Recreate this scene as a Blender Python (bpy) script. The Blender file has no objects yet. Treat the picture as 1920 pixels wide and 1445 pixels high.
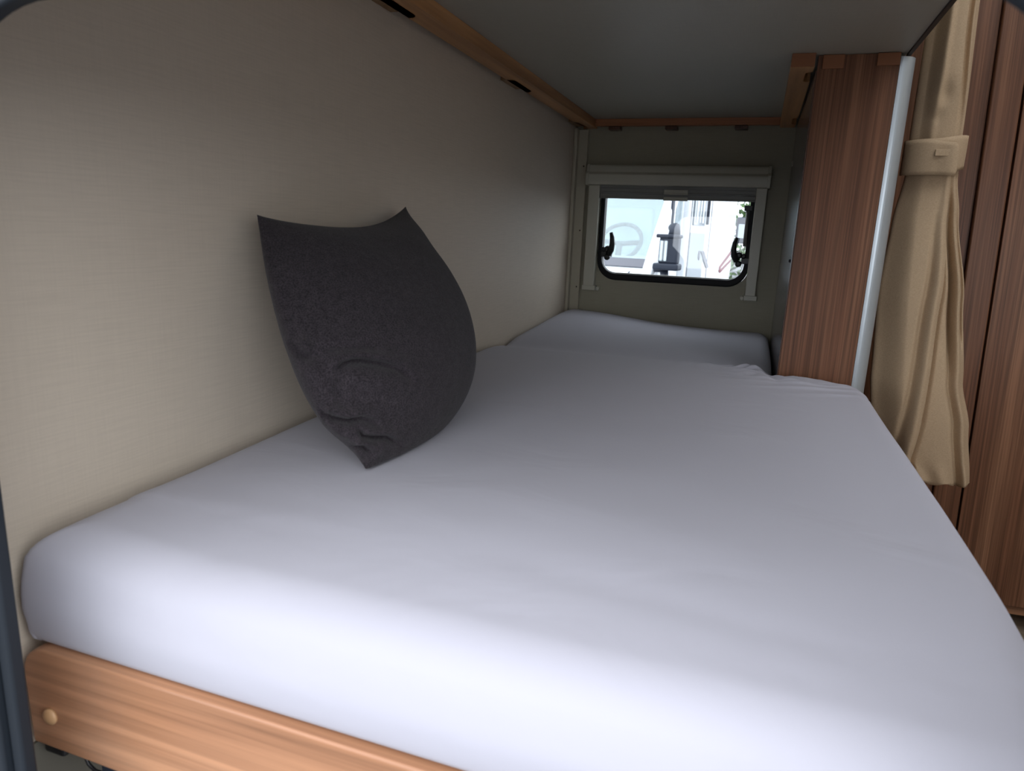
import bpy, bmesh, math, random
from mathutils import Vector, Matrix, noise
random.seed(7)
S = bpy.context.scene
C = S.collection
PI = math.pi

# ------------------------------------------------------------------ camera
def make_camera():
    yaw, pitch, roll, f = 0.3262, -0.2218, 0.0416, 1299.9
    F = Vector((-math.sin(yaw)*math.cos(pitch), math.cos(yaw)*math.cos(pitch), math.sin(pitch)))
    R = F.cross(Vector((0, 0, 1))).normalized()
    U = R.cross(F)
    c, s = math.cos(roll), math.sin(roll)
    R2, U2 = c*R+s*U, -s*R+c*U
    M = Matrix(((R2.x, U2.x, -F.x, 0.6420), (R2.y, U2.y, -F.y, -0.4482), (R2.z, U2.z, -F.z, 0.2953), (0, 0, 0, 1)))
    cam = bpy.data.cameras.new('camera')
    cam.sensor_fit = 'HORIZONTAL'; cam.sensor_width = 36
    cam.lens = 36*f/1920
    cam.clip_start = 0.02; cam.clip_end = 500
    cam.dof.use_dof = True; cam.dof.focus_distance = 1.6; cam.dof.aperture_fstop = 9.0
    o = bpy.data.objects.new('camera', cam); C.objects.link(o)
    o.matrix_world = M
    S.camera = o
make_camera()

# ------------------------------------------------------------------ world: bright overcast sky
W = bpy.data.worlds.new('overcast_sky'); S.world = W; W.use_nodes = True
nt = W.node_tree; nt.nodes.clear()
wo = nt.nodes.new('ShaderNodeOutputWorld'); bg = nt.nodes.new('ShaderNodeBackground')
tc = nt.nodes.new('ShaderNodeTexCoord'); sp = nt.nodes.new('ShaderNodeSeparateXYZ'); cr = nt.nodes.new('ShaderNodeValToRGB')
nt.links.new(tc.outputs['Generated'], sp.inputs[0]); nt.links.new(sp.outputs['Z'], cr.inputs[0])
nt.links.new(cr.outputs[0], bg.inputs[0]); nt.links.new(bg.outputs[0], wo.inputs[0])
cr.color_ramp.elements[0].position = 0.0; cr.color_ramp.elements[0].color = (0.72, 0.755, 0.81, 1)
cr.color_ramp.elements[1].position = 0.50; cr.color_ramp.elements[1].color = (0.72, 0.745, 0.78, 1)
bg.inputs[1].default_value = 4.6
S.view_settings.view_transform = 'Standard'
S.view_settings.look = 'None'
S.view_settings.gamma = 1.0
S.view_settings.use_curve_mapping = False
S.view_settings.exposure = 0.0

# ------------------------------------------------------------------ helpers
def mat(name, col, rough=0.6, spec=0.5, metal=0.0):
    m = bpy.data.materials.new(name); m.use_nodes = True
    b = m.node_tree.nodes['Principled BSDF']
    b.inputs['Base Color'].default_value = (*col, 1); b.inputs['Roughness'].default_value = rough
    b.inputs['Specular IOR Level'].default_value = spec; b.inputs['Metallic'].default_value = metal
    return m
def nodes(m): return m.node_tree.nodes, m.node_tree.links, m.node_tree.nodes['Principled BSDF']
def noise_node(m, scale3, scale=1.0, detail=3.0, rough=0.5, dist=0.0):
    N, L, b = nodes(m)
    t = N.new('ShaderNodeTexCoord'); mp = N.new('ShaderNodeMapping'); n = N.new('ShaderNodeTexNoise')
    mp.inputs['Scale'].default_value = scale3
    n.inputs['Scale'].default_value = scale; n.inputs['Detail'].default_value = detail
    n.inputs['Roughness'].default_value = rough; n.inputs['Distortion'].default_value = dist
    L.new(t.outputs['Object'], mp.inputs[0]); L.new(mp.outputs[0], n.inputs['Vector'])
    return n.outputs['Fac']
def ramp(m, fac, stops):
    N, L, b = nodes(m)
    r = N.new('ShaderNodeValToRGB'); L.new(fac, r.inputs[0])
    e = r.color_ramp.elements
    while len(e) < len(stops): e.new(0.5)
    for i, (p, c) in enumerate(stops):
        e[i].position = p; e[i].color = (*c, 1)
    return r.outputs[0]
def mixc(m, a, b_, fac, mode='MULTIPLY'):
    N, L, _ = nodes(m)
    x = N.new('ShaderNodeMix'); x.data_type = 'RGBA'; x.blend_type = mode
    x.inputs['Factor'].default_value = fac
    L.new(a, x.inputs['A']); L.new(b_, x.inputs['B'])
    return x.outputs['Result']
def bump(m, fac, strength, dist=0.001, prev=None):
    N, L, b = nodes(m)
    x = N.new('ShaderNodeBump'); x.inputs['Strength'].default_value = strength; x.inputs['Distance'].default_value = dist
    L.new(fac, x.inputs['Height'])
    if prev is not None: L.new(prev, x.inputs['Normal'])
    L.new(x.outputs[0], b.inputs['Normal'])
    return x.outputs[0]
def setc(m, out): m.node_tree.links.new(out, m.node_tree.nodes['Principled BSDF'].inputs['Base Color'])

def wood(name, dark, mid, light, axis='Z', rough=0.42, fine=190, spec=0.5, contrast=0.6):
    m = mat(name, mid, rough, spec)
    def sc(a, b): return {'X': (b, a, a), 'Y': (a, b, a), 'Z': (a, a, b)}[axis]
    n1 = noise_node(m, sc(9, 0.35), 1.6, 4, 0.6, 0.6)
    n2 = noise_node(m, sc(fine, 2.2), 1.0, 3, 0.6)
    n3 = noise_node(m, sc(fine*0.3, 0.8), 1.0, 4, 0.65, 0.3)
    c1 = ramp(m, n1, [(0.30, dark), (0.5, mid), (0.72, light)])
    c2 = ramp(m, n2, [(0.36, (contrast,)*3), (0.60, (1.0, 1.0, 1.0))])
    c3 = ramp(m, n3, [(0.36, (0.62, 0.58, 0.55)), (0.62, (1.12, 1.1, 1.08))])
    c = mixc(m, c1, c2, 0.75); c = mixc(m, c, c3, 0.8)
    setc(m, c); bump(m, n2, 0.18, 0.0006)
    return m
def wall_vinyl(name, col, rough=0.5, ax='YZ', spec=0.4):
    m = mat(name, col, rough, spec)
    if ax == 'YZ': a, b = (1, 14, 420), (1, 420, 10)
    elif ax == 'XZ': a, b = (14, 1, 420), (420, 1, 10)
    else: a, b = (14, 420, 1), (420, 10, 1)
    n1 = noise_node(m, a, 1.0, 3, 0.6); n2 = noise_node(m, b, 1.0, 3, 0.6)
    d = tuple(x*0.965 for x in col); l = tuple(x*1.025 for x in col)
    c = mixc(m, ramp(m, n1, [(0.35, d), (0.6, l)]), ramp(m, n2, [(0.35, (0.96,)*3), (0.6, (1.0,)*3)]), 0.8)
    setc(m, c)
    p = bump(m, n1, 0.25, 0.0005); bump(m, n2, 0.25, 0.0005, p)
    return m

M = {}
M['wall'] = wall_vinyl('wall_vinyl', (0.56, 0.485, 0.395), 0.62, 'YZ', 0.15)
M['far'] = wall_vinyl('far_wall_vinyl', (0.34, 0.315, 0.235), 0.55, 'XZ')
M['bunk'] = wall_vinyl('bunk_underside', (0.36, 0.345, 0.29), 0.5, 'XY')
M['cream'] = mat('cream_plastic', (0.47, 0.455, 0.375), 0.35)
M['trim'] = mat('corner_trim_plastic', (0.42, 0.38, 0.29), 0.45)
M['floor'] = mat('vinyl_floor', (0.24, 0.18, 0.13), 0.5)
setc(M['floor'], ramp(M['floor'], noise_node(M['floor'], (3, 40, 1), 1.5, 4), [(0.3, (0.17, 0.12, 0.085)), (0.7, (0.30, 0.235, 0.17))]))
M['walnut'] = wood('walnut_laminate', (0.150, 0.064, 0.034), (0.225, 0.102, 0.055), (0.34, 0.17, 0.095), 'Z', 0.38, 230, 0.28, 0.45)
M['walnut_x'] = wood('walnut_lit_laminate', (0.34, 0.165, 0.088), (0.46, 0.235, 0.13), (0.56, 0.31, 0.185), 'X', 0.38, 150, contrast=0.75)  # same walnut, made lighter to carry the bright light on the board
M['walnut_dark'] = wood('dark_walnut_edge', (0.075, 0.035, 0.022), (0.11, 0.05, 0.03), (0.15, 0.07, 0.045), 'Z', 0.3, 190)
M['pine'] = wood('varnished_pine_rail', (0.42, 0.20, 0.075), (0.56, 0.29, 0.12), (0.66, 0.37, 0.17), 'Y', 0.38, 60, contrast=0.85)
M['pine_x'] = wood('varnished_pine_cross_rail', (0.36, 0.14, 0.06), (0.48, 0.20, 0.09), (0.56, 0.26, 0.12), 'X', 0.38, 60, contrast=0.85)
M['slot'] = mat('slot_plywood', (0.26, 0.155, 0.075), 0.7)
M['orange_block'] = mat('orange_stained_block', (0.24, 0.09, 0.035), 0.5)
M['side_dark'] = mat('dark_grey_laminate', (0.085, 0.075, 0.072), 0.17, 0.9)
M['strip'] = mat('pale_aluminium_profile', (0.50, 0.55, 0.585), 0.30, 0.5, 0.55)
M['black'] = mat('black_plastic', (0.012, 0.012, 0.014), 0.4)
M['dark_gap'] = mat('dark_brown_edging', (0.03, 0.017, 0.012), 0.6)
M['rubber'] = mat('dark_blue_grey_seal_rubber', (0.011, 0.015, 0.021), 0.6, 0.3)
M['outer'] = mat('white_outer_skin', (0.80, 0.82, 0.84), 0.3)
M['gasket'] = mat('black_gasket_rubber', (0.006, 0.006, 0.007), 0.5, 0.2)
M['screwcap'] = mat('tan_screw_cap', (0.55, 0.33, 0.17), 0.4)
M['pouch'] = mat('navy_fabric', (0.012, 0.016, 0.028), 0.8)
M['blind'] = mat('blind_rail_grey', (0.20, 0.20, 0.185), 0.4)

m = M['sheet'] = mat('lavender_grey_jersey', (0.425, 0.418, 0.472), 0.92, 0.15)
m.node_tree.nodes['Principled BSDF'].inputs['Sheen Weight'].default_value = 0.12
m.node_tree.nodes['Principled BSDF'].inputs['Sheen Roughness'].default_value = 0.5
w1 = noise_node(m, (900, 260, 300), 1.0, 2); w2 = noise_node(m, (5, 7, 5), 1.3, 3, 0.5, 0.6)
p = bump(m, w1, 0.10, 0.0004); bump(m, w2, 0.22, 0.012, p)
m = M['pillow'] = mat('charcoal_melange_fabric', (0.02, 0.018, 0.021), 0.95, 0.12)
n = noise_node(m, (1, 1, 1), 520, 3, 0.7); n2 = noise_node(m, (1, 1, 1), 90, 3, 0.6)
setc(m, mixc(m, ramp(m, n, [(0.35, (0.014, 0.0115, 0.0135)), (0.62, (0.045, 0.037, 0.043))]), ramp(m, n2, [(0.3, (0.75,)*3), (0.7, (1.15,)*3)]), 0.9))
m.node_tree.nodes['Principled BSDF'].inputs['Sheen Weight'].default_value = 0.08
m.node_tree.nodes['Principled BSDF'].inputs['Sheen Roughness'].default_value = 0.6
bump(m, n, 0.5, 0.0008)
m = M['curtain'] = mat('beige_curtain_cloth', (0.46, 0.34, 0.21), 0.85, 0.2)
n1 = noise_node(m, (300, 300, 900), 1.0, 2); n2 = noise_node(m, (9, 9, 3), 1.5, 3, 0.5)
setc(m, ramp(m, n1, [(0.35, (0.43, 0.31, 0.195)), (0.62, (0.50, 0.365, 0.235))]))
p = bump(m, n1, 0.15, 0.0004); bump(m, n2, 0.22, 0.008, p)
M['white_paint'] = mat('white_vehicle_paint', (0.74, 0.76, 0.79), 0.25)
M['mirror_plastic'] = mat('dark_grey_mirror_plastic', (0.022, 0.027, 0.042), 0.5, 0.3)
M['panel'] = mat('silver_grey_panel', (0.30, 0.33, 0.36), 0.35)
M['lining'] = mat('shade_toned_lining', (0.14, 0.132, 0.108), 0.7)  # dark tone stands for the dim light below the bed
M['tyre'] = mat('tyre_rubber', (0.02, 0.02, 0.022), 0.8)
M['grey_int'] = mat('grey_cab_interior', (0.50, 0.56, 0.58), 0.7)
M['light_int'] = mat('dark_wheel_rim', (0.10, 0.115, 0.125), 0.5)
M['red'] = mat('red_decal', (0.16, 0.008, 0.014), 0.4, 0.1)
M['pink'] = mat('grey_decal', (0.16, 0.16, 0.18), 0.4, 0.2)
M['asphalt'] = mat('asphalt', (0.20, 0.205, 0.21), 0.9)
setc(M['asphalt'], ramp(M['asphalt'], noise_node(M['asphalt'], (1, 1, 1), 20, 4), [(0.3, (0.085, 0.088, 0.09)), (0.7, (0.15, 0.153, 0.158))]))
M['leaf'] = mat('hedge_green', (0.07, 0.13, 0.04), 0.7)
setc(M['leaf'], ramp(M['leaf'], noise_node(M['leaf'], (1, 1, 1), 14, 4), [(0.35, (0.025, 0.05, 0.018)), (0.65, (0.14, 0.24, 0.07))]))

def glass(name, tint, fac, rough=0.02):
    g = bpy.data.materials.new(name); g.use_nodes = True
    N = g.node_tree.nodes; L = g.node_tree.links; N.clear()
    o = N.new('ShaderNodeOutputMaterial'); mx = N.new('ShaderNodeMixShader'); t = N.new('ShaderNodeBsdfTransparent'); gl = N.new('ShaderNodeBsdfGlossy')
    lw = N.new('ShaderNodeLayerWeight'); lw.inputs['Blend'].default_value = 0.5
    fr = N.new('ShaderNodeMapRange'); fr.inputs['To Min'].default_value = fac*0.35; fr.inputs['To Max'].default_value = min(1.0, fac*0.35+0.75)
    sq = N.new('ShaderNodeMath'); sq.operation = 'POWER'; sq.inputs[1].default_value = 3.0
    L.new(lw.outputs['Facing'], sq.inputs[0]); L.new(sq.outputs[0], fr.inputs['Value'])
    t.inputs[0].default_value = (*tint, 1); gl.inputs['Roughness'].default_value = rough
    L.new(fr.outputs['Result'], mx.inputs[0]); L.new(t.outputs[0], mx.inputs[1]); L.new(gl.outputs[0], mx.inputs[2]); L.new(mx.outputs[0], o.inputs[0])
    return g
M['pane'] = glass('acrylic_pane', (0.93, 0.96, 0.98), 0.15)
M['vanglass'] = glass('vehicle_glass', (0.90, 0.97, 0.98), 0.42)
M['darkglass'] = mat('dark_vehicle_window', (0.10, 0.12, 0.14), 0.08, 0.9)

def obj(name, bm, m, parent=None, smooth=False, bevel=0.0, loc=None):
    bmesh.ops.recalc_face_normals(bm, faces=bm.faces[:])
    me = bpy.data.meshes.new(name); bm.to_mesh(me); bm.free()
    me.materials.append(m)
    if smooth:
        for p_ in me.polygons: p_.use_smooth = True
    o = bpy.data.objects.new(name, me); C.objects.link(o)
    if parent is not None: o.parent = parent
    if loc is not None: o.location = loc
    if bevel:
        b = o.modifiers.new('bevel', 'BEVEL'); b.width = bevel; b.segments = 3; b.limit_method = 'ANGLE'; b.angle_limit = 0.6
        if smooth is False:
            for p_ in me.polygons: p_.use_smooth = True
            o.modifiers.new('wn', 'WEIGHTED_NORMAL').keep_sharp = True
    return o
def tag(o, label, cat, group=None, kind=None):
    o['label'] = label; o['category'] = cat
    if group: o['group'] = group
    if kind: o['kind'] = kind
    return o
def thing(name, label, cat, loc=(0, 0, 0), rz=0.0, group=None):
    o = bpy.data.objects.new(name, None); C.objects.link(o); o.location = loc; o.rotation_euler = (0, 0, rz)
    o.empty_display_size = 0.05
    return tag(o, label, cat, group)
def struct(name, bm, m, label=None, **k):
    o = obj(name, bm, m, **k); o['kind'] = 'structure'
    if label: o['label'] = label
    return o
def box(bm, x0, x1, y0, y1, z0, z1):
    vs = [bm.verts.new((x, y, z)) for x in (x0, x1) for y in (y0, y1) for z in (z0, z1)]
    for f in ((0, 1, 3, 2), (4, 6, 7, 5), (0, 4, 5, 1), (2, 3, 7, 6), (0, 2, 6, 4), (1, 5, 7, 3)):
        bm.faces.new([vs[i] for i in f])
    return bm
def nbox(*a): return box(bmesh.new(), *a)
def prism(bm, pts, axis, a, b):
    def P(u, v, w): return {'X': (w, u, v), 'Y': (u, w, v), 'Z': (u, v, w)}[axis]
    A = [bm.verts.new(P(u, v, a)) for u, v in pts]; B = [bm.verts.new(P(u, v, b)) for u, v in pts]
    n_ = len(pts)
    bm.faces.new(A); bm.faces.new(B[::-1])
    for i in range(n_): bm.faces.new((A[i], B[i], B[(i+1) % n_], A[(i+1) % n_]))
    return bm
def rrect(x0, x1, z0, z1, r, n_=8):
    r = max(r, 1e-5); out = []
    for cx, cz, a0 in ((x1-r, z1-r, 0), (x0+r, z1-r, PI/2), (x0+r, z0+r, PI), (x1-r, z0+r, 1.5*PI)):
        for k in range(n_+1):
            a = a0+k*PI/2/n_; out.append((cx+r*math.cos(a), cz+r*math.sin(a)))
    return out
def ring(bm, inner, outer, y0, y1):
    """frame between two loops in the XZ plane, thickness y0..y1"""
    n_ = len(inner)
    L4 = [[bm.verts.new((x, y, z)) for x, z in lp] for lp, y in ((inner, y0), (outer, y0), (outer, y1), (inner, y1))]
    for j in range(4):
        A, B = L4[j], L4[(j+1) % 4]
        for i in range(n_):
            k = (i+1) % n_
            try: bm.faces.new((A[i], A[k], B[k], B[i]))
            except ValueError: pass
    bmesh.ops.remove_doubles(bm, verts=bm.verts[:], dist=2e-5)
    bmesh.ops.dissolve_degenerate(bm, edges=bm.edges[:], dist=1e-6)
    return bm
def tube(bm, pts, r, n_=10, caps=True):
    pts = [Vector(p_) for p_ in pts]; rr = r if isinstance(r, (list, tuple)) else [r]*len(pts)
    prev = None; rings = []
    for i, p_ in enumerate(pts):
        d = (pts[min(i+1, len(pts)-1)]-pts[max(i-1, 0)]).normalized()
        if prev is None:
            a = d.orthogonal().normalized()
        else: a = (prev-d*prev.dot(d)).normalized()
        prev = a; b = d.cross(a)
        rings.append([bm.verts.new(p_+(a*math.cos(2*PI*k/n_)+b*math.sin(2*PI*k/n_))*rr[i]) for k in range(n_)])
    for A, B in zip(rings, rings[1:]):
        for k in range(n_): bm.faces.new((A[k], A[(k+1) % n_], B[(k+1) % n_], B[k]))
    if caps: bm.faces.new(rings[0][::-1]); bm.faces.new(rings[-1])
    return bm
def disc(bm, c, axis, r, h, n_=24, dome=0.0):
    c = Vector(c); ax = Vector(axis).normalized(); a = ax.orthogonal().normalized(); b = ax.cross(a)
    prof = [(r, 0), (r, h*0.5), (r*0.92, h*0.8), (r*0.75, h), (r*0.4, h+dome*0.7)]
    rings = [[bm.verts.new(c+ax*hh+(a*math.cos(2*PI*k/n_)+b*math.sin(2*PI*k/n_))*q) for k in range(n_)] for q, hh in prof]
    for A, B in zip(rings, rings[1:]):
        for k in range(n_): bm.faces.new((A[k], A[(k+1) % n_], B[(k+1) % n_], B[k]))
    bm.faces.new(rings[0][::-1]); bm.faces.new(rings[-1])
    return bm
def sm(a, b, x):
    t = min(1, max(0, (x-a)/(b-a))); return t*t*(3-2*t)
def lerp_tab(tab, z):
    if z <= tab[0][0]: return tab[0][1]
    for (a, va), (b, vb) in zip(tab, tab[1:]):
        if z <= b:
            t = (z-a)/(b-a); t = t*t*(3-2*t)*0.5+t*0.5
            return va+(vb-va)*t
    return tab[-1][1]

L_ = 2.05; H = 0.673; FZ = -0.66; TOP = 1.42; RX = 2.3; YN = -0.06
XA, XB, YP = 0.716, 0.8715, 1.225

# ------------------------------------------------------------------ structure
struct('floor', nbox(-0.03, RX, YN, L_+0.03, FZ-0.04, FZ), M['floor'])
bm = nbox(-0.03, 1.0, YN-0.04, L_+0.03, TOP, TOP+0.04); box(bm, 1.95, RX+0.03, YN-0.04, L_+0.03, TOP, TOP+0.04)
box(bm, 1.0, 1.95, YN-0.04, 0.05, TOP, TOP+0.04); box(bm, 1.0, 1.95, 1.15, L_+0.03, TOP, TOP+0.04)  # gap left out of view, added so sky light reaches the aisle side
struct('ceiling', bm, M['bunk'], 'vehicle ceiling with an unseen opening added to light the aisle')
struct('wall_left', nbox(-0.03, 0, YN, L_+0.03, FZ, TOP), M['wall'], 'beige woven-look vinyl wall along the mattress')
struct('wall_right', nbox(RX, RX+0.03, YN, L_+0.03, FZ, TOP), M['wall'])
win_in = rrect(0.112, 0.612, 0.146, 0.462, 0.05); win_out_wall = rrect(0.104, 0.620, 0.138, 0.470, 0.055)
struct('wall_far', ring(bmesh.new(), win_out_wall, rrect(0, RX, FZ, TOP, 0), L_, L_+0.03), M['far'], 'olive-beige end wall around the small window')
# near wall with the hatch of the bunk and an unseen opening added to light the aisle
def rr4(x0, x1, z0, z1, rl, rr_, n_=14):
    out = []
    for cx, cz, a0, r in ((x1-rr_, z1-rr_, 0, rr_), (x0+rl, z1-rl, PI/2, rl), (x0+rl, z0+rl, PI, rl), (x1-rr_, z0+rr_, 1.5*PI, rr_)):
        for k in range(n_+1):
            a = a0+k*PI/2/n_; out.append((cx+r*math.cos(a), cz+r*math.sin(a)))
    return out
def hatch_loop(o_): return rr4(0.115-o_, 0.790+o_, -0.62-o_, 0.421+o_, 0.10+o_, 0.16+o_)
bm = bmesh.new()
ring(bm, hatch_loop(0.066), rrect(-0.03, 1.0, FZ-0.04, TOP, 0, 14), YN-0.038, YN)
box(bm, 1.0, 1.12, YN-0.038, YN, FZ-0.04, TOP); box(bm, 1.95, RX+0.03, YN-0.038, YN, FZ-0.04, TOP)
box(bm, 1.12, 1.25, YN-0.038, YN, FZ-0.04, TOP); box(bm, 1.25, 1.95, YN-0.038, YN, FZ-0.04, 0.0); box(bm, 1.25, 1.95, YN-0.038, YN, 0.60, TOP)
struct('wall_near', bm, M['outer'], 'white outer skin of the vehicle around the open hatch')
bm = ring(bmesh.new(), hatch_loop(0.0), hatch_loop(0.013), -0.112, -0.100)
ring(bm, hatch_loop(0.014), hatch_loop(0.036), -0.118, -0.100)
ring(bm, hatch_loop(0.010), hatch_loop(0.016), -0.109, -0.099)
o = struct('trim_2', bm, M['rubber'], 'dark blue-grey rubber seal around the hatch opening', bevel=0.004)
bm = ring(bmesh.new(), hatch_loop(0.037), hatch_loop(0.085), -0.112, -0.0985)
o = struct('trim_3', bm, M['outer'], 'white frame outside the hatch seal', bevel=0.003)

# corner profile, far left
bm = nbox(0.0, 0.044, L_-0.016, L_, FZ, H-0.03); box(bm, 0.0, 0.012, L_-0.045, L_-0.015, FZ, H-0.03)
o = struct('trim_1', bm, M['trim'], 'beige vertical profile in the far left corner', bevel=0.003)
bm = bmesh.new()
for z in (0.52, 0.30, 0.10): disc(bm, (0.034, L_-0.016, z), (0, -1, 0), 0.0028, 0.001, 10)
obj('screw_head', bm, M['dark_gap'], o)

# ------------------------------------------------------------------ window
win = thing('window_1', 'small rounded camper window in the far wall with black gasket', 'window', (0.362, L_, 0.12))
del win['category']; win['kind'] = 'structure'
def W_(name, bm, m, par=win, **k):
    base = (0.362, L_, 0.12)
    bmesh.ops.translate(bm, verts=bm.verts[:], vec=-Vector(base))
    return obj(name, bm, m, par, **k)
W_('window_gasket', ring(bmesh.new(), rrect(0.118, 0.604, 0.155, 0.462, 0.052), rrect(0.103, 0.620, 0.132, 0.472, 0.068), L_-0.012, L_+0.024), M['gasket'], bevel=0.004)
W_('inner_seal_lip', ring(bmesh.new(), rrect(0.1215, 0.6005, 0.1585, 0.462, 0.049), rrect(0.1235, 0.5985, 0.1555, 0.462, 0.050), L_-0.004, L_+0.004), M['cream'])
W_('window_pane', prism(bmesh.new(), rrect(0.108, 0.615, 0.14, 0.468, 0.055), 'Y', L_+0.030, L_+0.034), M['pane'])
def latch(px, mirror):
    s = -1 if mirror else 1
    bm = bmesh.new()
    tube(bm, [(px+s*0.022, L_-0.026, 0.222), (px+s*0.031, L_-0.034, 0.238), (px+s*0.035, L_-0.038, 0.258), (px+s*0.033, L_-0.038, 0.280), (px+s*0.028, L_-0.036, 0.297)],
         [0.011, 0.011, 0.0095, 0.008, 0.006], 10)
    lv = W_('latch_lever', bm, M['black'], smooth=True)
    bm = bmesh.new(); disc(bm, (px+s*0.017, L_-0.014, 0.240), (0, -1, 0), 0.012, 0.016, 16, 0.002)
    disc(bm, (px+s*0.002, L_-0.014, 0.238), (0, -1, 0), 0.009, 0.012, 16, 0.002)
    box(bm, px-0.008, px+0.026, L_-0.018, L_+0.02, 0.212, 0.232); disc(bm, (px+s*0.016, L_-0.016, 0.212), (0, -1, 0), 0.011, 0.012, 16, 0.002)
    W_('latch_body', bm, M['black'], bevel=0.002)
latch(0.124, False); latch(0.602, True)
bm = bmesh.new(); tube(bm, [(0.5985, L_+0.004, 0.395), (0.600, L_-0.010, 0.270)], 0.0065, 12)
W_('stay_rod', bm, M['blind'], smooth=True)
W_('stay_bracket', nbox(0.586, 0.612, L_-0.016, L_+0.012, 0.385, 0.402), M['black'], bevel=0.002)

# blind cassette on the far wall
bl = thing('roller_blind', 'cream blind cassette with side guides mounted around the small window', 'window blind', (0.355, L_, 0.10))
def B_(name, bm, m, par=bl, **k):
    base = Vector((0.355, L_, 0.10))
    if par is not bl: base = base
    bmesh.ops.translate(bm, verts=bm.verts[:], vec=-base)
    return obj(name, bm, m, par, **k)
prof = [(L_, 0.524), (L_-0.034, 0.524), (L_-0.040, 0.516), (L_-0.042, 0.500), (L_-0.050, 0.492), (L_-0.052, 0.470), (L_-0.046, 0.458), (L_, 0.456)]
B_('cassette', prism(bmesh.new(), prof, 'X', 0.060, 0.650), M['cream'], bevel=0.0015)
for x0 in (0.052, 0.648):
    pr = [(y-0.002 if y < L_ else y, z+(0.002 if z > .49 else -0.002)) for y, z in prof]
    B_('end_cap', prism(bmesh.new(), pr, 'X', x0, x0+0.010), M['cream'], bevel=0.001)
for x0, x1, nm in ((0.060, 0.100, 0), (0.618, 0.652, 1)):
    B_('side_guide', nbox(x0, x1, L_-0.030, L_, 0.105, 0.457), M['cream'], bevel=0.003)
    bm = nbox(x0-0.003, x1+0.006, L_-0.032, L_, 0.092, 0.109)
    if nm == 0: disc(bm, (x1+0.010, L_-0.004, 0.098), (0, -1, 0), 0.008, 0.010, 14); 
    else: disc(bm, (x0-0.008, L_-0.004, 0.098), (0, -1, 0), 0.008, 0.010, 14)
    B_('guide_foot', bm, M['cream'], bevel=0.002)
B_('blind_bar', nbox(0.101, 0.618, L_-0.022, L_-0.010, 0.4485, 0.470), M['blind'])
for z0 in (0.431, 0.4135):
    bm = nbox(0.101, 0.618, L_-0.026, L_-0.012, z0, z0+0.017)
    box(bm, 0.101, 0.618, L_-0.029, L_-0.026, z0+0.001, z0+0.005)
    B_('blind_bar', bm, M['blind'], bevel=0.0015)
for z0, h_ in ((0.430, 0.016), (0.410, 0.012)):
    bm = nbox(0.322, 0.402, L_-0.037, L_-0.024, z0, z0+h_); box(bm, 0.322, 0.402, L_-0.043, L_-0.030, z0, z0+0.004)
    B_('pull_handle', bm, M['cream'], bevel=0.0015)

# ------------------------------------------------------------------ upper bunk seen from below
bunk = thing('upper_bunk', 'upper bunk board with grey-green underside above the mattress', 'bunk bed', (0, 0, H))
def K_(name, bm, m, par=bunk, **k):
    bmesh.ops.translate(bm, verts=bm.verts[:], vec=-Vector((0, 0, H)))
    return obj(name, bm, m, par, **k)
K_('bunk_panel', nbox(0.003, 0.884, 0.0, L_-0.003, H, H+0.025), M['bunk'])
bm = nbox(0.884, 0.892, 0.0, YP+0.02, H-0.004, H+0.045)
K_('edge_profile', bm, M['dark_gap'], bevel=0.001)
# left rail with finger slots (outline in X,Y, extruded in Z)
zr = 0.646
def notched(x_in, x_out, y0, y1, slots, s):
    pts = [(x_out, y0)]; pts.append((x_out, y1)); pts.append((x_in, y1))
    for a, b, dpt in sorted(slots, reverse=True):
        rr_ = dpt*0.9
        pts.append((x_in, b))
        for k in range(7):
            t = k/6*PI/2; pts.append((x_in+s*dpt*math.sin(t), b+0.0-rr_*(1-math.cos(t))))
        for k in range(7):
            t = PI/2-k/6*PI/2; pts.append((x_in+s*dpt*math.sin(t), a+rr_*(1-math.cos(t))))
        pts.append((x_in, a))
    pts.append((x_in, y0))
    out = []
    for q in pts:
        if not out or (abs(out[-1][0]-q[0])+abs(out[-1][1]-q[1])) > 1e-6: out.append(q)
    return out
def rail(name, pts, z0, z1, m):
    bm = bmesh.new()
    prism(bm, pts, 'Z', z0, z1)
    bmesh.ops.triangulate(bm, faces=[f for f in bm.faces if len(f.verts) > 4])
    return K_(name, bm, m)
rail('side_rail', notched(0.024, 0.071, 0.0, L_-0.002, [(0.56, 0.735, 0.020), (1.24, 1.395, 0.020), (1.90, 2.04, 0.018)], 1), zr, H-0.0005, M['pine'])
for y0, y1 in ((0.585, 0.712), (1.262, 1.375), (1.918, 2.02)):
    K_('rail_bearer', nbox(0.0005, 0.036, y0, y1, zr+0.004, H-0.001), M['slot'], bevel=0.002)
rail('side_rail', notched(0.7115, 0.666, YP-0.02, L_-0.002, [(YP+0.03, YP+0.13, 0.014), (1.86, 1.98, 0.014)], -1), zr, H-0.0005, M['pine'])
K_('rail_end', nbox(0.666, 0.7115, YP-0.0235, YP-0.0202, zr+0.0005, H-0.0008), M['orange_block'])
K_('cross_rail', nbox(0.0715, 0.6655, L_-0.042, L_-0.020, zr+0.004, H-0.0005), M['pine_x'], bevel=0.001)
for x0 in (0.118, 0.308, 0.530):
    K_('slat_holder', nbox(x0, x0+0.040, L_-0.040, L_-0.001, zr-0.008, zr+0.0035), M['walnut_dark'], bevel=0.002)

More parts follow.
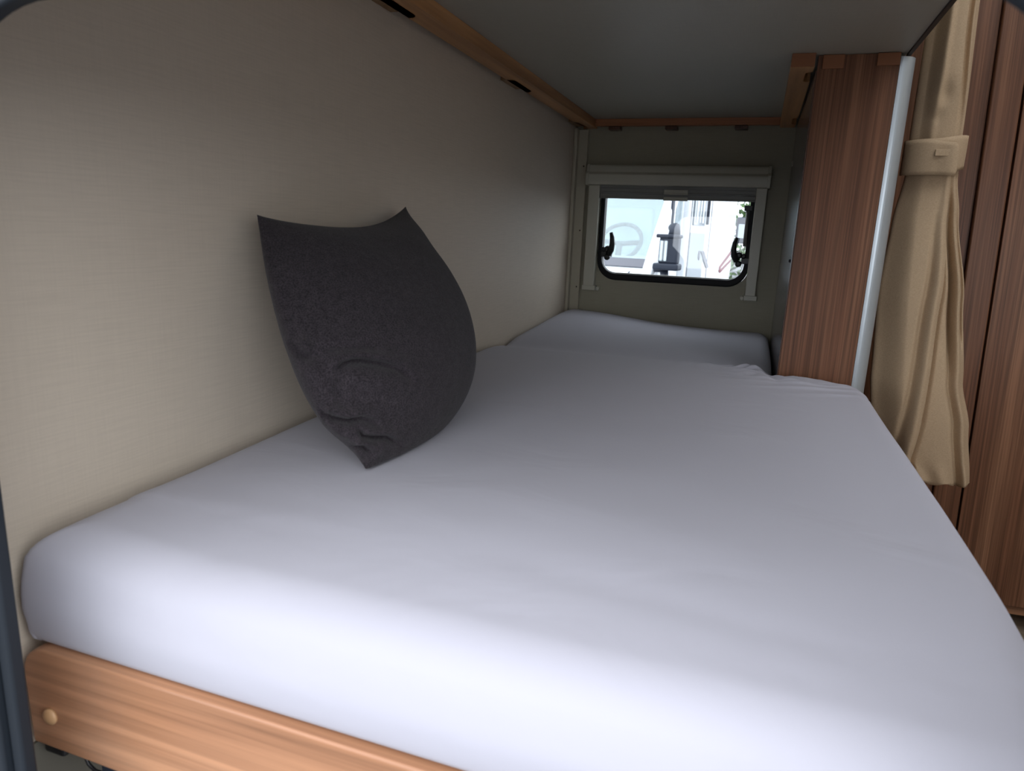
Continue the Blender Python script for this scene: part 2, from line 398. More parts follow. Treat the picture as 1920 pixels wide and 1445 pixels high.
# ------------------------------------------------------------------ post / cabinet between bed and curtain
cab = thing('partition_cabinet', 'tall narrow walnut-fronted cabinet standing at the foot of the mattress', 'cabinet', (0.79, YP, FZ))
def Q_(name, bm, m, par=cab, **k):
    bmesh.ops.translate(bm, verts=bm.verts[:], vec=-Vector((0.79, YP, FZ)))
    return obj(name, bm, m, par, **k)
Q_('front_panel', nbox(XA+0.0025, XB, YP, YP+0.018, FZ, H-0.001), M['walnut'])
Q_('front_edge', nbox(XA-0.0005, XA+0.002, YP+0.0005, YP+0.0185, FZ, H-0.03), M['walnut_dark'], bevel=0.0008)
Q_('side_panel', nbox(XA, XA+0.016, YP+0.020, L_-0.002, FZ, zr-0.002), M['side_dark'])
Q_('back_box', nbox(XA+0.018, XB, YP+0.020, L_-0.002, FZ, H-0.002), M['walnut_dark'])
bm = bmesh.new()
pr = [(XB+0.001, YP+0.03)]
for k in range(13):
    a = PI-k/12*PI*0.5
    pr.append((XB+0.001+0.032+0.032*math.cos(a) if False else XB+0.001+0.031*math.sin(k/12*PI/2), YP+0.0335-0.031*math.cos(k/12*PI/2)))
Q_('corner_profile', prism(bm, pr, 'Z', FZ, H-0.007), M['strip'], smooth=False, bevel=0.0)
for p_ in cab.children[-1].data.polygons: p_.use_smooth = abs(p_.normal.z) < 0.5 and len(p_.vertices) == 4 and p_.area < 0.02
for x0, x1, zz in ((0.727, 0.768, 0.645), (0.829, 0.871, 0.648)):
    Q_('slat_holder', nbox(x0, x1, YP-0.005, YP-0.0005, zz, H-0.001), M['orange_block'], bevel=0.001)
bm = bmesh.new(); disc(bm, (XA, 1.98, 0.53), (-1, 0, 0), 0.008, 0.003, 16, 0.001); Q_('screw_cap', bm, M['trim'], smooth=True)
bm = bmesh.new(); disc(bm, (XA, YP+0.05, 0.25), (-1, 0, 0), 0.004, 0.004, 12, 0.001); Q_('bump_stop', bm, M['black'], smooth=True)

# ------------------------------------------------------------------ wardrobe on the aisle
wr = thing('wardrobe', 'tall walnut wardrobe front behind the beige curtain', 'wardrobe', (1.16, 1.5, FZ+0.06))
wr.rotation_euler = (0, math.radians(-1.9), 0)
TB = 0.06
zb = 0.0; zt = 1.95
obj('door', nbox(0.052, 0.52, 0.0, 0.018, zb, zt), M['walnut'], wr, bevel=0.0012)
obj('door_stile', nbox(-0.013, 0.048, 0.0, 0.018, zb, zt), M['walnut'], wr, bevel=0.004)
obj('recessed_panel', nbox(-0.205, -0.014, 0.014, 0.03, zb, zt), M['walnut'], wr)
obj('door', nbox(0.524, 1.05, 0.0, 0.018, zb, zt), M['walnut'], wr, bevel=0.0012)
obj('carcass', nbox(-0.205, 1.05, 0.032, 0.50, zb, zt), M['dark_gap'], wr)
obj('plinth', nbox(-0.19, 1.03, 0.020, 0.45, -0.03, -0.001), M['walnut_x'], wr)

# ------------------------------------------------------------------ lower bed base
bed = thing('bed_frame', 'lower bunk frame with walnut front board, bright light put into its colour, under the grey mattress', 'bed frame', (0.45, 0, FZ))
def D_(name, bm, m, par=bed, **k):
    bmesh.ops.translate(bm, verts=bm.verts[:], vec=-Vector((0.45, 0, FZ)))
    return obj(name, bm, m, par, **k)
ZM = -0.1170
YB = -0.030
pts = [(0.007, -0.2285), (0.88, -0.2330), (0.88, -0.1230)]
for k in range(9):
    a = PI/2+k/8*PI/2; pts.append((0.035+0.03*math.cos(a), -0.1485+0.03*math.sin(a)))
fb = D_('front_board', prism(bmesh.new(), pts, 'Y', YB, YB+0.018), M['walnut_x'], bevel=0.003)
bm = bmesh.new(); disc(bm, (0.0365, YB, -0.190), (0, -1, 0), 0.0085, 0.004, 24, 0.002)
D_('screw_cap', bm, M['screwcap'], fb, smooth=True)
D_('slatted_base', nbox(0.028, 0.88, YB+0.0185, L_-0.02, ZM-0.018, ZM-0.001), M['slot'])
struct('trim_5', nbox(0.0003, 0.004, YN, L_-0.05, FZ, -0.2345), M['lining'], 'grey-green lining added over the wall below the bed, dim light put into its colour')
struct('trim_4', nbox(0.0005, 0.014, -0.058, -0.036, -0.075, -0.020), M['slot'], bevel=0.002)
D_('side_panel', nbox(0.862, 0.880, YB+0.0185, YP-0.002, FZ, ZM-0.02), M['walnut'])

# ------------------------------------------------------------------ mattress with jersey sheet
def outline_x(y):
    """left and right x of the mattress top at depth y"""
    xl, xr = 0.004, 0.893
    # step behind the cabinet
    t = sm(YP-0.050, YP-0.006, y)
    xr = 0.893*(1-t)+(XA-0.006)*t
    if y < 0.066:                       # near corners
        q = (0.066-y)/0.092; q = min(q, 1); c = 1-math.sqrt(max(0, 1-q*q))
        xl += 0.010*c; xr -= 0.05*c
    if y > YP-0.12 and y < YP-0.02:     # shoulder by the cabinet
        q = sm(YP-0.13, YP-0.03, y); xr -= 0.012*q*(1-t)
    if y > 1.97:
        q = min((y-1.97)/0.06, 1); c = 1-math.sqrt(max(0, 1-q*q)); xl += 0.045*c; xr -= 0.05*c
    return xl, xr
Y0, Y1 = -0.026, 2.030
def topz(x, y):
    z = 0.0
    z += 0.010*math.sin(PI*min(1, max(0, x/0.89)))*sm(0.0, 0.4, y)*(1-sm(1.0, 1.25, y))
    z -= 0.017*(1-sm(-0.06, 0.26, y))*sm(0.0, 0.22, x)           # slumps towards the front edge
    z -= 0.013*math.exp(-((y-1.32)/0.07)**2)                   # seam dip
    f = sm(1.30, 1.95, y)
    far = 0.022*(1-sm(0.03, 0.38, x))-0.010*sm(0.2, 0.6, x)
    z += f*far
    # sheet puckers radiating from the inner corner
    dx, dy = x-(XA-0.01), y-(YP-0.02)
    r = math.hypot(dx, dy)
    if r < 0.5:
        a = math.atan2(dy, dx)
        amp = math.exp(-((r-0.05)/0.09)**2)*sm(0.0, 0.05, r)
        z += 0.0038*amp*math.sin(a*9+0.8*math.sin(r*40)+noise.noise(Vector((x*20, y*20, 0)))*2)
        z -= 0.006*math.exp(-(r/0.03)**2)
    # diagonal pulls on the shoulder towards the curtain
    for (cx, cy, ang, ln, wd, hh) in ((0.76, 1.09, 0.35, 0.10, 0.007, 0.0028), (0.78, 1.05, 0.42, 0.10, 0.008, 0.0028), (0.70, 1.11, 0.25, 0.12, 0.006, 0.002), (0.80, 1.005, 0.5, 0.08, 0.008, 0.002),
                                      (0.50, 1.25, 1.2, 0.05, 0.006, 0.003), (0.56, 1.26, 1.0, 0.055, 0.006, 0.0035), (0.60, 1.27, 0.85, 0.05, 0.006, 0.004), (0.645, 1.275, 0.55, 0.04, 0.007, 0.007), (0.665, 1.255, 0.2, 0.035, 0.005, 0.006)):
        u = (x-cx)*math.cos(ang)+(y-cy)*math.sin(ang); v = -(x-cx)*math.sin(ang)+(y-cy)*math.cos(ang)
        z += 1.6*hh*math.exp(-(u/ln)**2-(v/wd)**2)
    z += 0.0022*noise.noise(Vector((x*3.1, y*3.3, 1.7)))+0.0006*noise.noise(Vector((x*11, y*9, 4)))
    # long shallow front creases
    z += 0.0012*math.exp(-((y-0.10-0.02*math.sin(x*5))/0.02)**2)*math.sin(x*6+1)
    return z
def make_mattress():
    bm = bmesh.new()
    ys = []
    n1 = 60
    y = Y0
    while y < Y1:
        ys.append(y)
        if y < 0.10 or y > 1.95: y += 0.004
        elif 1.0 < y < 1.36: y += 0.0035
        else: y += 0.010
    ys.append(Y1)
    NX = 190
    edge = []
    yy = [Y0+(Y1-Y0)*k/800 for k in range(801)]
    for v in yy: edge.append((outline_x(v)[0], v))
    for v in reversed(yy): edge.append((outline_x(v)[1], v))
    edge = [Vector(e).to_3d() for e in edge]
    right = [(outline_x(v)[1], v) for v in yy if 1.0 < v < 1.5]
    def sd(x, y, xl, xr):
        d = min(x-xl, xr-x, y-Y0, Y1-y)
        # corners + notch: true distance to nearby outline
        if (1.0 < y < 1.5 and x > 0.55):
            d = min(d, min(math.hypot(x-a, y-b) for a, b in right[::2]))
        return max(d, 0)
    rows = []
    for y in ys:
        xl, xr = outline_x(y)
        row = []
        for i in range(NX+1):
            s = i/NX
            # cluster toward edges
            s = 0.5-0.5*math.cos(PI*s)*(1-0.25*math.sin(PI*s)**2) if False else s+0.10*math.sin(2*PI*s)*-1*0.9
            x = xl+(xr-xl)*s
            d = sd(x, y, xl, xr)
            fr = 1-sm(0.0, 0.5, y)
            rad = 0.036+0.016*fr
            if y-Y0 < 0.12: 
                rad = 0.054
                # elliptical distance near front corners
                ex = min(x-xl, xr-x)
            q = min(1.0, d/rad)
            dz = -rad*0.80*(1-math.sqrt(max(0, 1-(1-q)**2)))
            row.append(bm.verts.new((x, y, topz(x, y)+dz)))
        rows.append(row)
    for A, B in zip(rows, rows[1:]):
        for i in range(NX): bm.faces.new((A[i], A[i+1], B[i+1], B[i]))
    # perimeter loop, then skirts downward
    loop = rows[0][:]+[r[-1] for r in rows[1:]]+rows[-1][-2::-1]+[r[0] for r in rows[-2:0:-1]]
    n_ = len(loop)
    cur = loop
    nrm = []
    for i in range(n_):
        a = loop[i-3].co; b = loop[(i+3) % n_].co
        t = Vector((b.x-a.x, b.y-a.y, 0))
        t = t.normalized() if t.length > 0 else Vector((1, 0, 0))
        nrm.append(Vector((t.y, -t.x, 0)))
    base = [v.co.copy() for v in loop]
    for fz, out in ((0.12, 0.0015), (0.28, 0.003), (0.5, 0.0035), (0.7, 0.001), (0.85, 0.0), (0.95, -0.003), (1.0, -0.009)):
        nxt = []
        for i in range(n_):
            z = base[i].z+(ZM-base[i].z)*fz
            p_ = base[i]+nrm[i]*out
            x_ = max(0.001, p_.x)
            nxt.append(bm.verts.new((x_, p_.y, z)))
        for i in range(n_):
            k = (i+1) % n_; bm.faces.new((cur[i], cur[k], nxt[k], nxt[i]))
        cur = nxt
    bmesh.ops.triangle_fill
    bm.faces.new(cur)
    return bm
o = obj('mattress', make_mattress(), M['sheet'], smooth=True)
tag(o, 'large mattress under a smooth lavender-grey fitted sheet on the lower bunk', 'mattress')

# ------------------------------------------------------------------ pillow leaning on the wall
def make_pillow():
    BL, BR, TL, TR = Vector((0.230, 0.238, 0.010)), Vector((0.190, 0.640, 0.036)), Vector((0.030, 0.310, 0.300)), Vector((0.030, 0.716, 0.327))
    N_ = 180
    nrm = ((BR-BL).cross(TL-BL)).normalized()
    if nrm.x < 0: nrm = -nrm
    bm = bmesh.new()
    ex = (BR-BL).normalized(); ey = (TL-BL).normalized()
    FOLDS = [
        ([(0.1312, 0.2357, 0.1563), (0.1428, 0.2335, 0.1471), (0.1556, 0.2337, 0.1391), (0.1646, 0.2411, 0.143)], 0.008, 0.0065),
        ([(0.1876, 0.244, 0.125), (0.1923, 0.253, 0.1315), (0.1992, 0.2616, 0.1337), (0.207, 0.2702, 0.1336), (0.2213, 0.2856, 0.1293), (0.236, 0.3044, 0.122), (0.2502, 0.321, 0.1057)], 0.009, 0.007),
        ([(0.165, 0.2464, 0.1494), (0.1839, 0.261, 0.1492), (0.2059, 0.2844, 0.1484), (0.2245, 0.3048, 0.1412)], 0.003, 0.009),
        ([(0.1815, 0.2196, 0.0833), (0.1861, 0.2195, 0.0765), (0.1974, 0.2241, 0.0718), (0.2096, 0.2345, 0.0679), (0.2204, 0.2473, 0.0693), (0.2324, 0.2641, 0.0605)], 0.010, 0.0060),
        ([(0.2174, 0.2431, 0.0556), (0.2208, 0.2468, 0.0476), (0.2293, 0.2574, 0.0437), (0.2387, 0.2725, 0.0414), (0.2467, 0.2936, 0.0279)], 0.009, 0.0052),
        ([(0.2069, 0.234, 0.0444), (0.2122, 0.238, 0.0363), (0.2214, 0.2453, 0.0354), (0.2297, 0.2523, 0.0266)], 0.008, 0.0048),
        ([(0.1931, 0.2452, 0.1204), (0.195, 0.2353, 0.1025), (0.2041, 0.2326, 0.0828)], 0.0025, 0.006)]
    toward = Vector((0.72, -0.68, 0.10)).normalized()
    def creases(p_):
        d = 0
        for pts, dep, wd in FOLDS:
            best = 9; sg = 1; endf = 1
            n_ = len(pts)-1
            for k, (a, b) in enumerate(zip(pts, pts[1:])):
                a = Vector(a); b = Vector(b); v = b-a
                tt = max(0, min(1, (p_-a).dot(v)/v.length_squared))
                q_ = p_-a-v*tt; q_ -= toward*q_.dot(toward)
                q = q_.length
                if q < best:
                    best = q; sg = 1 if v.cross(q_).dot(toward) > 0 else -1
                    al = (k+tt)/n_; endf = min(1, 0.25+al*3.2)*min(1, 0.15+(1-al)*2.6)
            if best > wd*7: continue
            e_ = best*sg
            d += endf*(dep*0.55*math.exp(-((e_-wd*1.3)/(wd*1.3))**2)-dep*math.exp(-((e_+wd*0.1)/(wd*0.55))**2)+dep*0.50*math.exp(-((e_+wd*2.6)/(wd*2.0))**2))
        return d
    def pos(s, t, side):
        # pinch the outline between the corners
        a, b = (s+1)/2, (t+1)/2
        p_ = (BL*(1-a)+BR*a)*(1-b)+(TL*(1-a)+TR*a)*b
        top_dip = 0.036*(1-s*s)*sm(0.0, 1, t)
        p_ = p_-ey*top_dip
        bot = 0.034*(1-s*s)*sm(0.0, 1, -t)*(1.0 if s < 0 else 1.0); p_ = p_-ey*bot
        p_ = p_+ex*(s*(0.010*(1-t*t) if s > 0 else 0.040*(1-t*t)*(1-0.45*t)*sm(-1.0, -0.55, t)))
        es = max(0, 1-abs(s)**2.6); et = max(0, 1-abs(t)**2.6)
        th = (es**0.78)*(et**0.62) if side > 0 else (es**0.55)*(et**0.55)
        low = 0.80+0.28*sm(0.6, -0.6, t)
        if side > 0: off = 0.098*th*low
        else: off = -0.062*th
        w = 0
        w += 0.004*noise.noise(Vector((s*2.2, t*2.2, 3+side)))*th
        p_ = p_+nrm*(off+w)
        if side > 0: p_ = p_+toward*creases(p_)*1.9
        return p_
    g = {}
    for side in (1, -1):
        for i in range(N_+1):
            for j in range(N_+1):
                s = -math.cos(PI*i/N_)*0.35+(-1+2*i/N_)*0.65; t = -math.cos(PI*j/N_)*0.35+(-1+2*j/N_)*0.65
                if side < 0 and (i in (0, N_) or j in (0, N_)): g[side, i, j] = g[1, i, j]; continue
                p_ = pos(s, t, side)
                p_.x = max(p_.x, 0.004)
                # rest on the mattress: flatten what would sink into it
                zf = topz(p_.x, p_.y)+0.0035
                if p_.z < zf: p_.z = zf+0.002*math.tanh((p_.z-zf)*50)
                g[side, i, j] = bm.verts.new(p_)
    for side in (1, -1):
        for i in range(N_):
            for j in range(N_):
                q = [g[side, i, j], g[side, i+1, j], g[side, i+1, j+1], g[side, i, j+1]]
                try: bm.faces.new(q if side > 0 else q[::-1])
                except ValueError: pass
    return bm
o = obj('throw_pillow', make_pillow(), M['pillow'], smooth=True)
tag(o, 'square charcoal fabric pillow leaning on the beige wall', 'pillow')

# ------------------------------------------------------------------ curtain
XL = [(-0.235, 0.985), (-0.17, 0.955), (-0.10, 0.935), (0.0, 0.922), (0.20, 0.910), (0.35, 0.917), (0.44, 0.928), (0.47, 0.929), (0.53, 0.925), (0.65, 0.925), (1.1, 0.925)]
XR = [(-0.235, 1.160), (-0.1, 1.138), (0.0, 1.110), (0.19, 1.082), (0.36, 1.045), (0.44, 1.030), (0.52, 1.024), (0.60, 1.022), (0.80, 1.014), (1.1, 1.008)]
E1 = [(-0.235, 0.26), (-0.20, 0.30), (-0.10, 0.46), (0.0, 0.57), (0.33, 0.74), (0.45, 0.80)]
def cloth_y(u, z):
    """depth towards the viewer of the folded cloth"""
    u = min(1, max(0, u))
    if z < 0.47:
        d = 0.030*math.sin(PI*u)**0.5
        am = 0.35+0.65*sm(0.44, 0.15, z)
        e1 = lerp_tab(E1, z)
        f = 0.020*sm(0.05, 0.32, u)*(1-sm(e1-0.006, e1+0.018, u))                # broad front panel
        f += 0.007*math.exp(-((u-(e1-0.07))/0.055)**2)                          # rolled edge of the panel
        f -= 0.006*math.exp(-((u-(e1-0.17))/0.035)**2)*sm(0.42, 0.2, z)
        f += 0.007*sm(e1, e1+0.08, u)*(1-sm(0.78, 0.83, u))
        f -= 0.016*math.exp(-((u-0.815)/0.035)**2)*sm(0.44, 0.36, z)*(0.25+0.75*sm(-0.02, 0.12, z))
        f += 0.009*math.exp(-((u-0.90)/0.05)**2)
        f -= 0.008*math.exp(-((u-0.955)/0.018)**2)*sm(0.05, 0.12, z)
        f += 0.003*math.sin(u*22)*sm(-0.17, -0.23, z)
        return d+f*am*1.75
    d = 0.030*math.sin(PI*u)**0.5
    e1 = 0.68+0.12*sm(0.75, 0.5, z)
    f = 0.018*sm(0.14, 0.34, u)*(1-sm(e1-0.01, e1+0.025, u))
    f += 0.004*math.exp(-((u-0.36)/0.07)**2)
    f -= 0.005*math.exp(-((u-0.5)/0.12)**2)*math.exp(-((z-0.60)/0.02)**2)
    f -= 0.005*math.exp(-((u-0.36)/0.12)**2)*math.exp(-((z-0.545-0.03*u)/0.012)**2)
    f += 0.009*math.exp(-((u-(e1+0.17))/0.06)**2)
    return d+f*(0.6+0.9*sm(0.5, 0.66, z))
def curtain_pt(u, z, off=0.0):
    xl, xr = lerp_tab(XL, z), lerp_tab(XR, z)
    return Vector((xl+(xr-xl)*u, 1.325-cloth_y(u, z)-off, z))
cu = thing('curtain', 'beige fabric curtain gathered by a tie beside the walnut cabinet', 'curtain', (1.0, 1.325, -0.23))
CB = Vector((1.0, 1.325, -0.23))
bm = bmesh.new()
NU, NZ = 150, 240; gr = []
for j in range(NZ+1):
    z = -0.232+(1.10+0.232)*j/NZ
    row = []
    for i in range(NU+1):
        u = i/NU; p_ = curtain_pt(u, z)
        if j == 0: p_.z += 0.004*math.sin(u*21)-0.0
        if j <= 6: p_.z += 0.010*(1-sm(0.25, 0.5, u))*0.8
        row.append(bm.verts.new(p_-CB))
    gr.append(row)
for A, B in zip(gr, gr[1:]):
    for i in range(NU): bm.faces.new((A[i], A[i+1], B[i+1], B[i]))
o = obj('curtain_cloth', bm, M['curtain'], cu, smooth=True)
sol = o.modifiers.new('s', 'SOLIDIFY'); sol.thickness = 0.0025; sol.offset = -1
# folded layers behind, seen at the hem
for k, (y_, zz, u0, u1) in enumerate(((0.012, -0.2335, 0.05, 0.80), (0.022, -0.2365, 0.12, 0.70))):
    bm = bmesh.new(); gr = []
    for j in range(30):
        z = zz+0.5*j/29; row = []
        for i in range(60):
            u = u0+(u1-u0)*i/59; p_ = curtain_pt(u, z); p_.y = 1.325+y_-0.6*cloth_y(u, z)+0.003*math.sin(u*26+k*2)
            if j == 0: p_.z += 0.003*math.sin(u*30+k)
            row.append(bm.verts.new(p_-CB))
        gr.append(row)
    for A, B in zip(gr, gr[1:]):
        for i in range(59): bm.faces.new((A[i], A[i+1], B[i+1], B[i]))
    o = obj('inner_layer', bm, M['curtain'], cu, smooth=True)
    sol = o.modifiers.new('s', 'SOLIDIFY'); sol.thickness = 0.002
# tie-back band: ribbon around the bundle plus the front tab
def band_outline(u):
    """smooth ellipse-like path round the bundle, u 0..1 left to right on the front"""
    x = 0.916+(1.036-0.916)*u
    return x, 1.325-0.006-0.052*math.sin(PI*u)**0.6
def ribbon(name, u0, u1, zt_fn, zb_fn, off, n_=60, back=False, tip=None):
    bm = bmesh.new(); cols = []
    for i in range(n_+1):
        u = u0+(u1-u0)*i/n_
        x, y = band_outline(u); y -= off(u)
        zt_, zb_ = zt_fn(u), zb_fn(u)
        col = []
        for j in range(9):
            t = j/8; bulge = 0.0015*math.sin(PI*t)
            col.append(bm.verts.new(Vector((x, y-bulge, zb_+(zt_-zb_)*t))-CB))
        cols.append(col)
    for A, B in zip(cols, cols[1:]):
        for j in range(8): bm.faces.new((A[j], B[j], B[j+1], A[j+1]))
    o = obj(name, bm, M['curtain'], cu, smooth=True)
    s_ = o.modifiers.new('s', 'SOLIDIFY'); s_.thickness = 0.003
    return o
ribbon('tie_band', 0.0, 1.0, lambda u: 0.514+0.010*sm(0.4, 1.0, u), lambda u: 0.444+0.013*sm(0.7, 1.0, u), lambda u: 0.0)
def tabt(u):
    e = 0.80; r = 0.10
    q = max(0, (u-(e-r))/r); return 0.513-0.003*u-0.006*sm(0.3, 0.7, u)-0.030*(1-math.sqrt(max(0, 1-q*q)))
def tabb(u):
    e = 0.80; r = 0.03
    q = max(0, (u-(e-r))/r); return 0.442-0.003*u+0.012*(1-math.sqrt(max(0, 1-min(1, q)**2)))
ribbon('tie_tab', 0.0, 0.80, tabt, tabb, lambda u: 0.0045+0.016*sm(0.45, 0.80, u), 80)
bm = bmesh.new()
x0, y0 = band_outline(0.42)
box(bm, x0-1.0, x0-1.0+0.034, y0-1.325-0.0125, y0-1.325-0.0088, 0.478+0.23, 0.491+0.23)
obj('stitched_patch', bm, M['curtain'], cu, bevel=0.0008)

# ------------------------------------------------------------------ under the front board
bm = nbox(0.012, 0.040, -0.025, 0.0, -0.243, -0.229)
o = obj('latch_bracket', bm, M['black'], bevel=0.004); tag(o, 'black plastic bracket tucked under the left end of the front board', 'bracket')
bm = bmesh.new()
pts = [(0.048, -0.012, -0.225), (0.051, -0.012, -0.235), (0.052, -0.012, -0.245), (0.056, -0.012, -0.254), (0.064, -0.012, -0.259), (0.074, -0.012, -0.259)]
tube(bm, pts, 0.0018, 8)
o = obj('cable', bm, M['black'], smooth=True); tag(o, 'thin dark cable looping below the front board', 'cable')
bm = bmesh.new()
prism(bm, [(0.070, -0.275), (0.073, -0.2295), (0.14, -0.2295), (0.14, -0.243), (0.09, -0.258)], 'Y', -0.012, 0.02)
o = obj('pouch', bm, M['pouch'], bevel=0.004); tag(o, 'small navy-black pouch hanging below the front board beside the cable', 'pouch')

# ------------------------------------------------------------------ outside
GZ = -1.2
o = struct('ground', nbox(-40, 40, -30, 60, GZ-0.05, GZ), M['asphalt'])
VO = Vector((-0.16, 5.6, GZ)); vr = math.atan2(0.992, 0.128)
van = thing('motorhome', 'white motorhome with large dark door mirror parked outside the small window', 'motorhome', VO, vr)
def V(name, bm, m, par=van, **k): return obj(name, bm, m, par, **k)
# local: x = towards the rear, y = towards its right side (our left), z up
V('cab_body', prism(bmesh.new(), [(-0.80, 0.35), (-0.86, 0.75), (-0.70, 0.98), (-0.10, 1.17), (0.08, 1.24), (0.84, 1.30), (0.84, 0.35)], 'Y', 0.0, 2.05), M['white_paint'], bevel=0.04)
V('bonnet_seam', prism(bmesh.new(), [(-0.62, 1.015), (-0.10, 1.185), (-0.10, 1.178), (-0.62, 1.008)], 'Y', 0.19, 0.20), M['mirror_plastic'])
V('cab_roof', prism(bmesh.new(), [(0.60, 1.96), (0.84, 2.10), (0.84, 1.95), (0.66, 1.90)], 'Y', 0.02, 2.03), M['white_paint'], bevel=0.02)
for y0 in (0.0, 1.95):
    V('windscreen_pillar', prism(bmesh.new(), [(-0.12, 1.15), (0.08, 1.20), (0.76, 1.95), (0.62, 1.97), (0.03, 1.33)], 'Y', y0, y0+0.10), M['white_paint'], bevel=0.02)
V('windscreen', prism(bmesh.new(), [(0.02, 1.225), (0.63, 1.95), (0.645, 1.945), (0.035, 1.22)], 'Y', 0.09, 1.96), M['vanglass'])
V('windscreen_surround', prism(bmesh.new(), [(0.00, 1.222), (0.06, 1.29), (0.07, 1.28), (0.01, 1.214)], 'Y', 0.09, 1.96), M['pink'])
V('dashboard', prism(bmesh.new(), [(0.10, 1.10), (0.12, 1.245), (0.42, 1.30), (0.55, 1.22), (0.55, 1.10)], 'Y', 0.1, 1.95), M['grey_int'], bevel=0.03)
bm = bmesh.new()
cx, cy, cz = 0.60, 0.52, 1.42
tilt = math.radians(35)
pp = []
for k in range(37):
    a = 2*PI*k/36
    pp.append((cx+0.20*math.sin(a)*math.sin(tilt), cy+0.20*math.cos(a), cz+0.20*math.sin(a)*math.cos(tilt)))
tube(bm, pp, 0.020, 10, False)
tube(bm, [(cx, cy-0.19, cz), (cx-0.02, cy, cz-0.02), (cx, cy+0.19, cz)], 0.022, 8)
tube(bm, [(cx-0.02, cy, cz-0.02), (cx-0.06, cy, cz-0.18)], 0.03, 8)
V('steering_wheel', bm, M['light_int'], smooth=True)
for y0 in (0.28, 1.22):
    bm = nbox(0.95-0.15, 1.05-0.15, y0, y0+0.5, 1.0, 1.75); V('cab_seat', bm, M['grey_int'], bevel=0.04)
V('cab_back', nbox(0.845, 0.87, 0.02, 2.03, 0.4, 2.1), M['grey_int'])
V('door_window', prism(bmesh.new(), [(0.12, 1.32), (0.60, 1.86), (0.80, 1.88), (0.80, 1.32)], 'Y', 0.012, 0.018), M['vanglass'])
V('door_pillar', nbox(0.40, 0.47, -0.004, 0.012, 1.30, 1.95), M['mirror_plastic'])
V('door_pillar', nbox(0.80, 0.84, 0.0, 0.05, 1.28, 2.0), M['white_paint'])
V('door_seam', nbox(0.78, 0.786, -0.002, 0.002, 0.5, 1.30), M['mirror_plastic'])
# door mirror
bm = nbox(-0.165, -0.06, -0.215, -0.055, 1.265, 1.485)
mi = V('door_mirror', bm, M['mirror_plastic'], bevel=0.02)
V('mirror_bar', nbox(-0.18, -0.05, -0.222, -0.03, 1.475, 1.505), M['mirror_plastic'], mi, bevel=0.01)
V('mirror_bar', nbox(-0.19, -0.04, -0.232, -0.02, 1.215, 1.270), M['mirror_plastic'], mi, bevel=0.015)
V('mirror_glass', nbox(-0.170, -0.164, -0.130, -0.065, 1.285, 1.455), M['vanglass'], mi)
V('reflector_panel', nbox(-0.169, -0.1655, -0.09, -0.07, 1.29, 1.45), M['white_paint'], mi, bevel=0.002)
V('reflector_panel', nbox(-0.169, -0.1655, -0.125, -0.105, 1.29, 1.45), M['white_paint'], mi, bevel=0.002)
bm = bmesh.new(); tube(bm, [(-0.10, -0.10, 1.21), (-0.08, -0.11, 1.11), (-0.06, -0.10, 1.03)], [0.035, 0.03, 0.02], 12); V('mirror_foot', bm, M['mirror_plastic'], mi, smooth=True)
bm = bmesh.new(); tube(bm, [(-0.10, -0.16, 1.49), (-0.02, -0.14, 1.56), (0.02, -0.10, 1.56)], [0.05, 0.045, 0.03], 12); V('mirror_cap', bm, M['mirror_plastic'], mi, smooth=True)
V('mirror_arm', nbox(-0.06, 0.10, -0.06, 0.0, 1.19, 1.25), M['mirror_plastic'], mi, bevel=0.01)
# living body
V('living_body', prism(bmesh.new(), [(0.875, 0.40), (0.875, 2.60), (1.05, 2.9), (3.45, 2.9), (3.50, 1.6), (3.42, 0.95), (3.42, 0.40)], 'Y', -0.06, 2.14), M['white_paint'], bevel=0.03)
V('side_window', prism(bmesh.new(), [(0.98, 1.60), (1.50, 1.60), (1.50, 2.2), (0.98, 2.2)], 'Y', -0.075, -0.058), M['darkglass'], bevel=0.01)
for x0, x1 in ((1.06, 1.13), (1.22, 1.27), (1.34, 1.42)):
    V('window_curtain', nbox(x0, x1, -0.078, -0.076, 1.63, 2.18), M['strip'])
V('panel_joint', nbox(1.86, 1.872, -0.064, -0.058, 0.45, 2.85), M['pink'])
V('panel_joint', nbox(0.90, 0.912, -0.064, -0.058, 0.45, 2.0), M['pink'])
V('lower_side_panel', nbox(0.92, 1.60, -0.066, -0.061, 0.45, 1.53), M['panel'])
V('door_grab_handle', nbox(1.62, 1.65, -0.085, -0.06, 1.62, 2.0), M['mirror_plastic'], bevel=0.004)
bm = bmesh.new(); disc(bm, (1.40, -0.066, 1.31), (0, -1, 0), 0.05, 0.006, 20); V('filler_cap', bm, M['pink'], smooth=True)
V('side_decal', prism(bmesh.new(), [(2.62, 1.10), (2.62, 1.16), (3.40, 1.36), (3.40, 1.31), (2.72, 1.145), (2.72, 1.13)], 'Y', -0.066, -0.060), M['red'])
V('side_decal', prism(bmesh.new(), [(2.62, 1.10), (2.72, 1.125), (3.38, 1.235), (3.38, 1.20), (2.70, 1.085)], 'Y', -0.066, -0.060), M['red'])
V('side_decal', prism(bmesh.new(), [(1.45, 1.35), (1.62, 1.35), (1.95, 1.17), (1.82, 1.17)], 'Y', -0.071, -0.060), M['pink'])
bm = bmesh.new(); disc(bm, (-0.02, -0.01, 0.34), (0, -1, 0), 0.34, 0.02, 32); V('wheel', bm, M['tyre'], smooth=True)
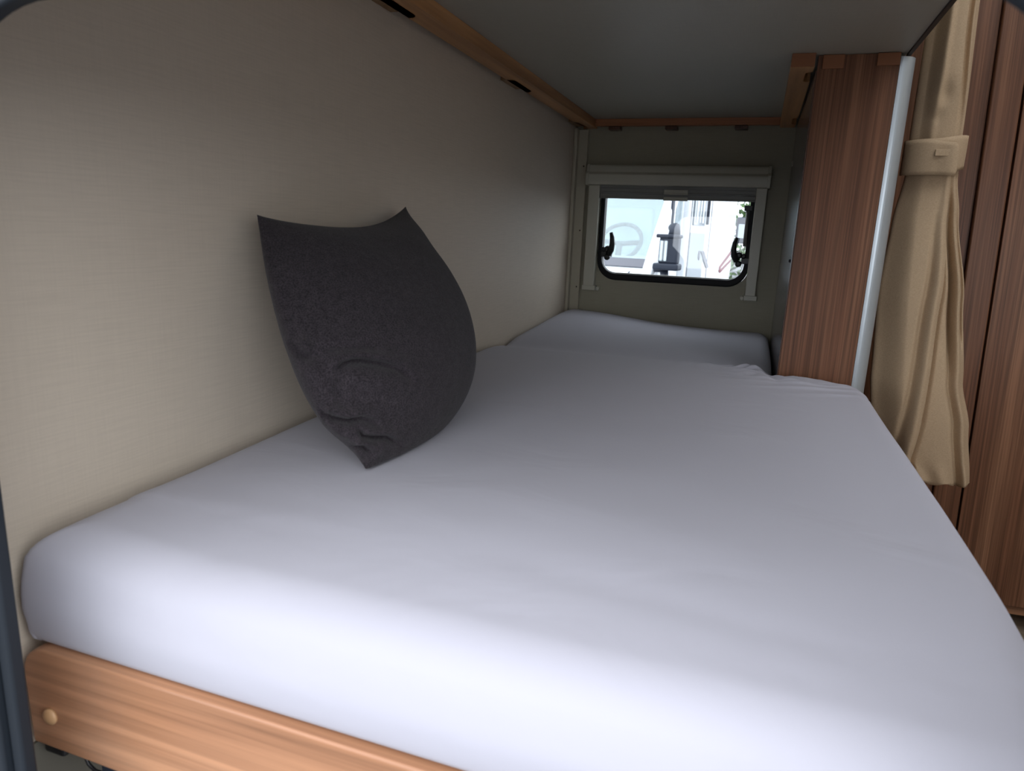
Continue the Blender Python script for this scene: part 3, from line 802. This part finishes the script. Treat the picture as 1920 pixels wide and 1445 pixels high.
bm = bmesh.new(); disc(bm, (2.7, -0.06, 0.34), (0, -1, 0), 0.34, 0.02, 32); V('wheel', bm, M['tyre'], smooth=True)

v2 = thing('camper_van', 'partly seen pale van behind the motorhome at the right edge of the window', 'van', (0.55, 10.5, GZ), vr)
obj('body', prism(bmesh.new(), [(-0.5, 0.4), (-0.5, 1.0), (0.1, 1.25), (0.5, 2.1), (4.6, 2.6), (4.6, 0.4)], 'Y', -0.9, -0.08), M['white_paint'], v2, bevel=0.05)
obj('side_window', nbox(0.65, 1.5, -0.075, -0.06, 1.3, 1.9), M['darkglass'], v2)
obj('front_window', prism(bmesh.new(), [(0.12, 1.30), (0.50, 2.05), (0.49, 2.06), (0.10, 1.31)], 'Y', -0.86, -0.12), M['darkglass'], v2)
bm = bmesh.new(); disc(bm, (0.30, -0.07, 0.55), (0, 1, 0), 0.34, 0.1, 28); obj('wheel', bm, M['tyre'], v2, smooth=True)
bm = nbox(-0.05, 0.05, 0.04, 0.24, 1.42, 1.80); mi = obj('door_mirror', bm, M['mirror_plastic'], v2, bevel=0.03)
obj('mirror_arm', nbox(0.0, 0.1, -0.08, 0.05, 1.42, 1.50), M['mirror_plastic'], v2)
obj('mirror_glass', nbox(-0.056, -0.051, 0.08, 0.20, 1.5, 1.70), M['strip'], mi)

def hedge(name, label, cx_, cy_, w, d, h, seed):
    rnd = random.Random(seed); bm = bmesh.new()
    for k in range(1500):
        a = rnd.random()*2*PI; rr_ = math.sqrt(rnd.random()); zz = rnd.random()**0.7*h
        p_ = Vector((cx_+math.cos(a)*rr_*w, cy_+math.sin(a)*rr_*d, GZ+0.02+zz))
        u = Vector((rnd.uniform(-1, 1), rnd.uniform(-1, 1), rnd.uniform(-1, 1))).normalized()*0.10; v_ = u.orthogonal().normalized()*0.06
        bm.faces.new([bm.verts.new(p_+u), bm.verts.new(p_+v_), bm.verts.new(p_-u), bm.verts.new(p_-v_)])
    o = obj(name, bm, M['leaf']); tag(o, label, 'shrub'); return o
hedge('shrub', 'green shrub glimpsed behind the motorhome rear', 1.3, 18.5, 1.6, 0.8, 2.6, 3)
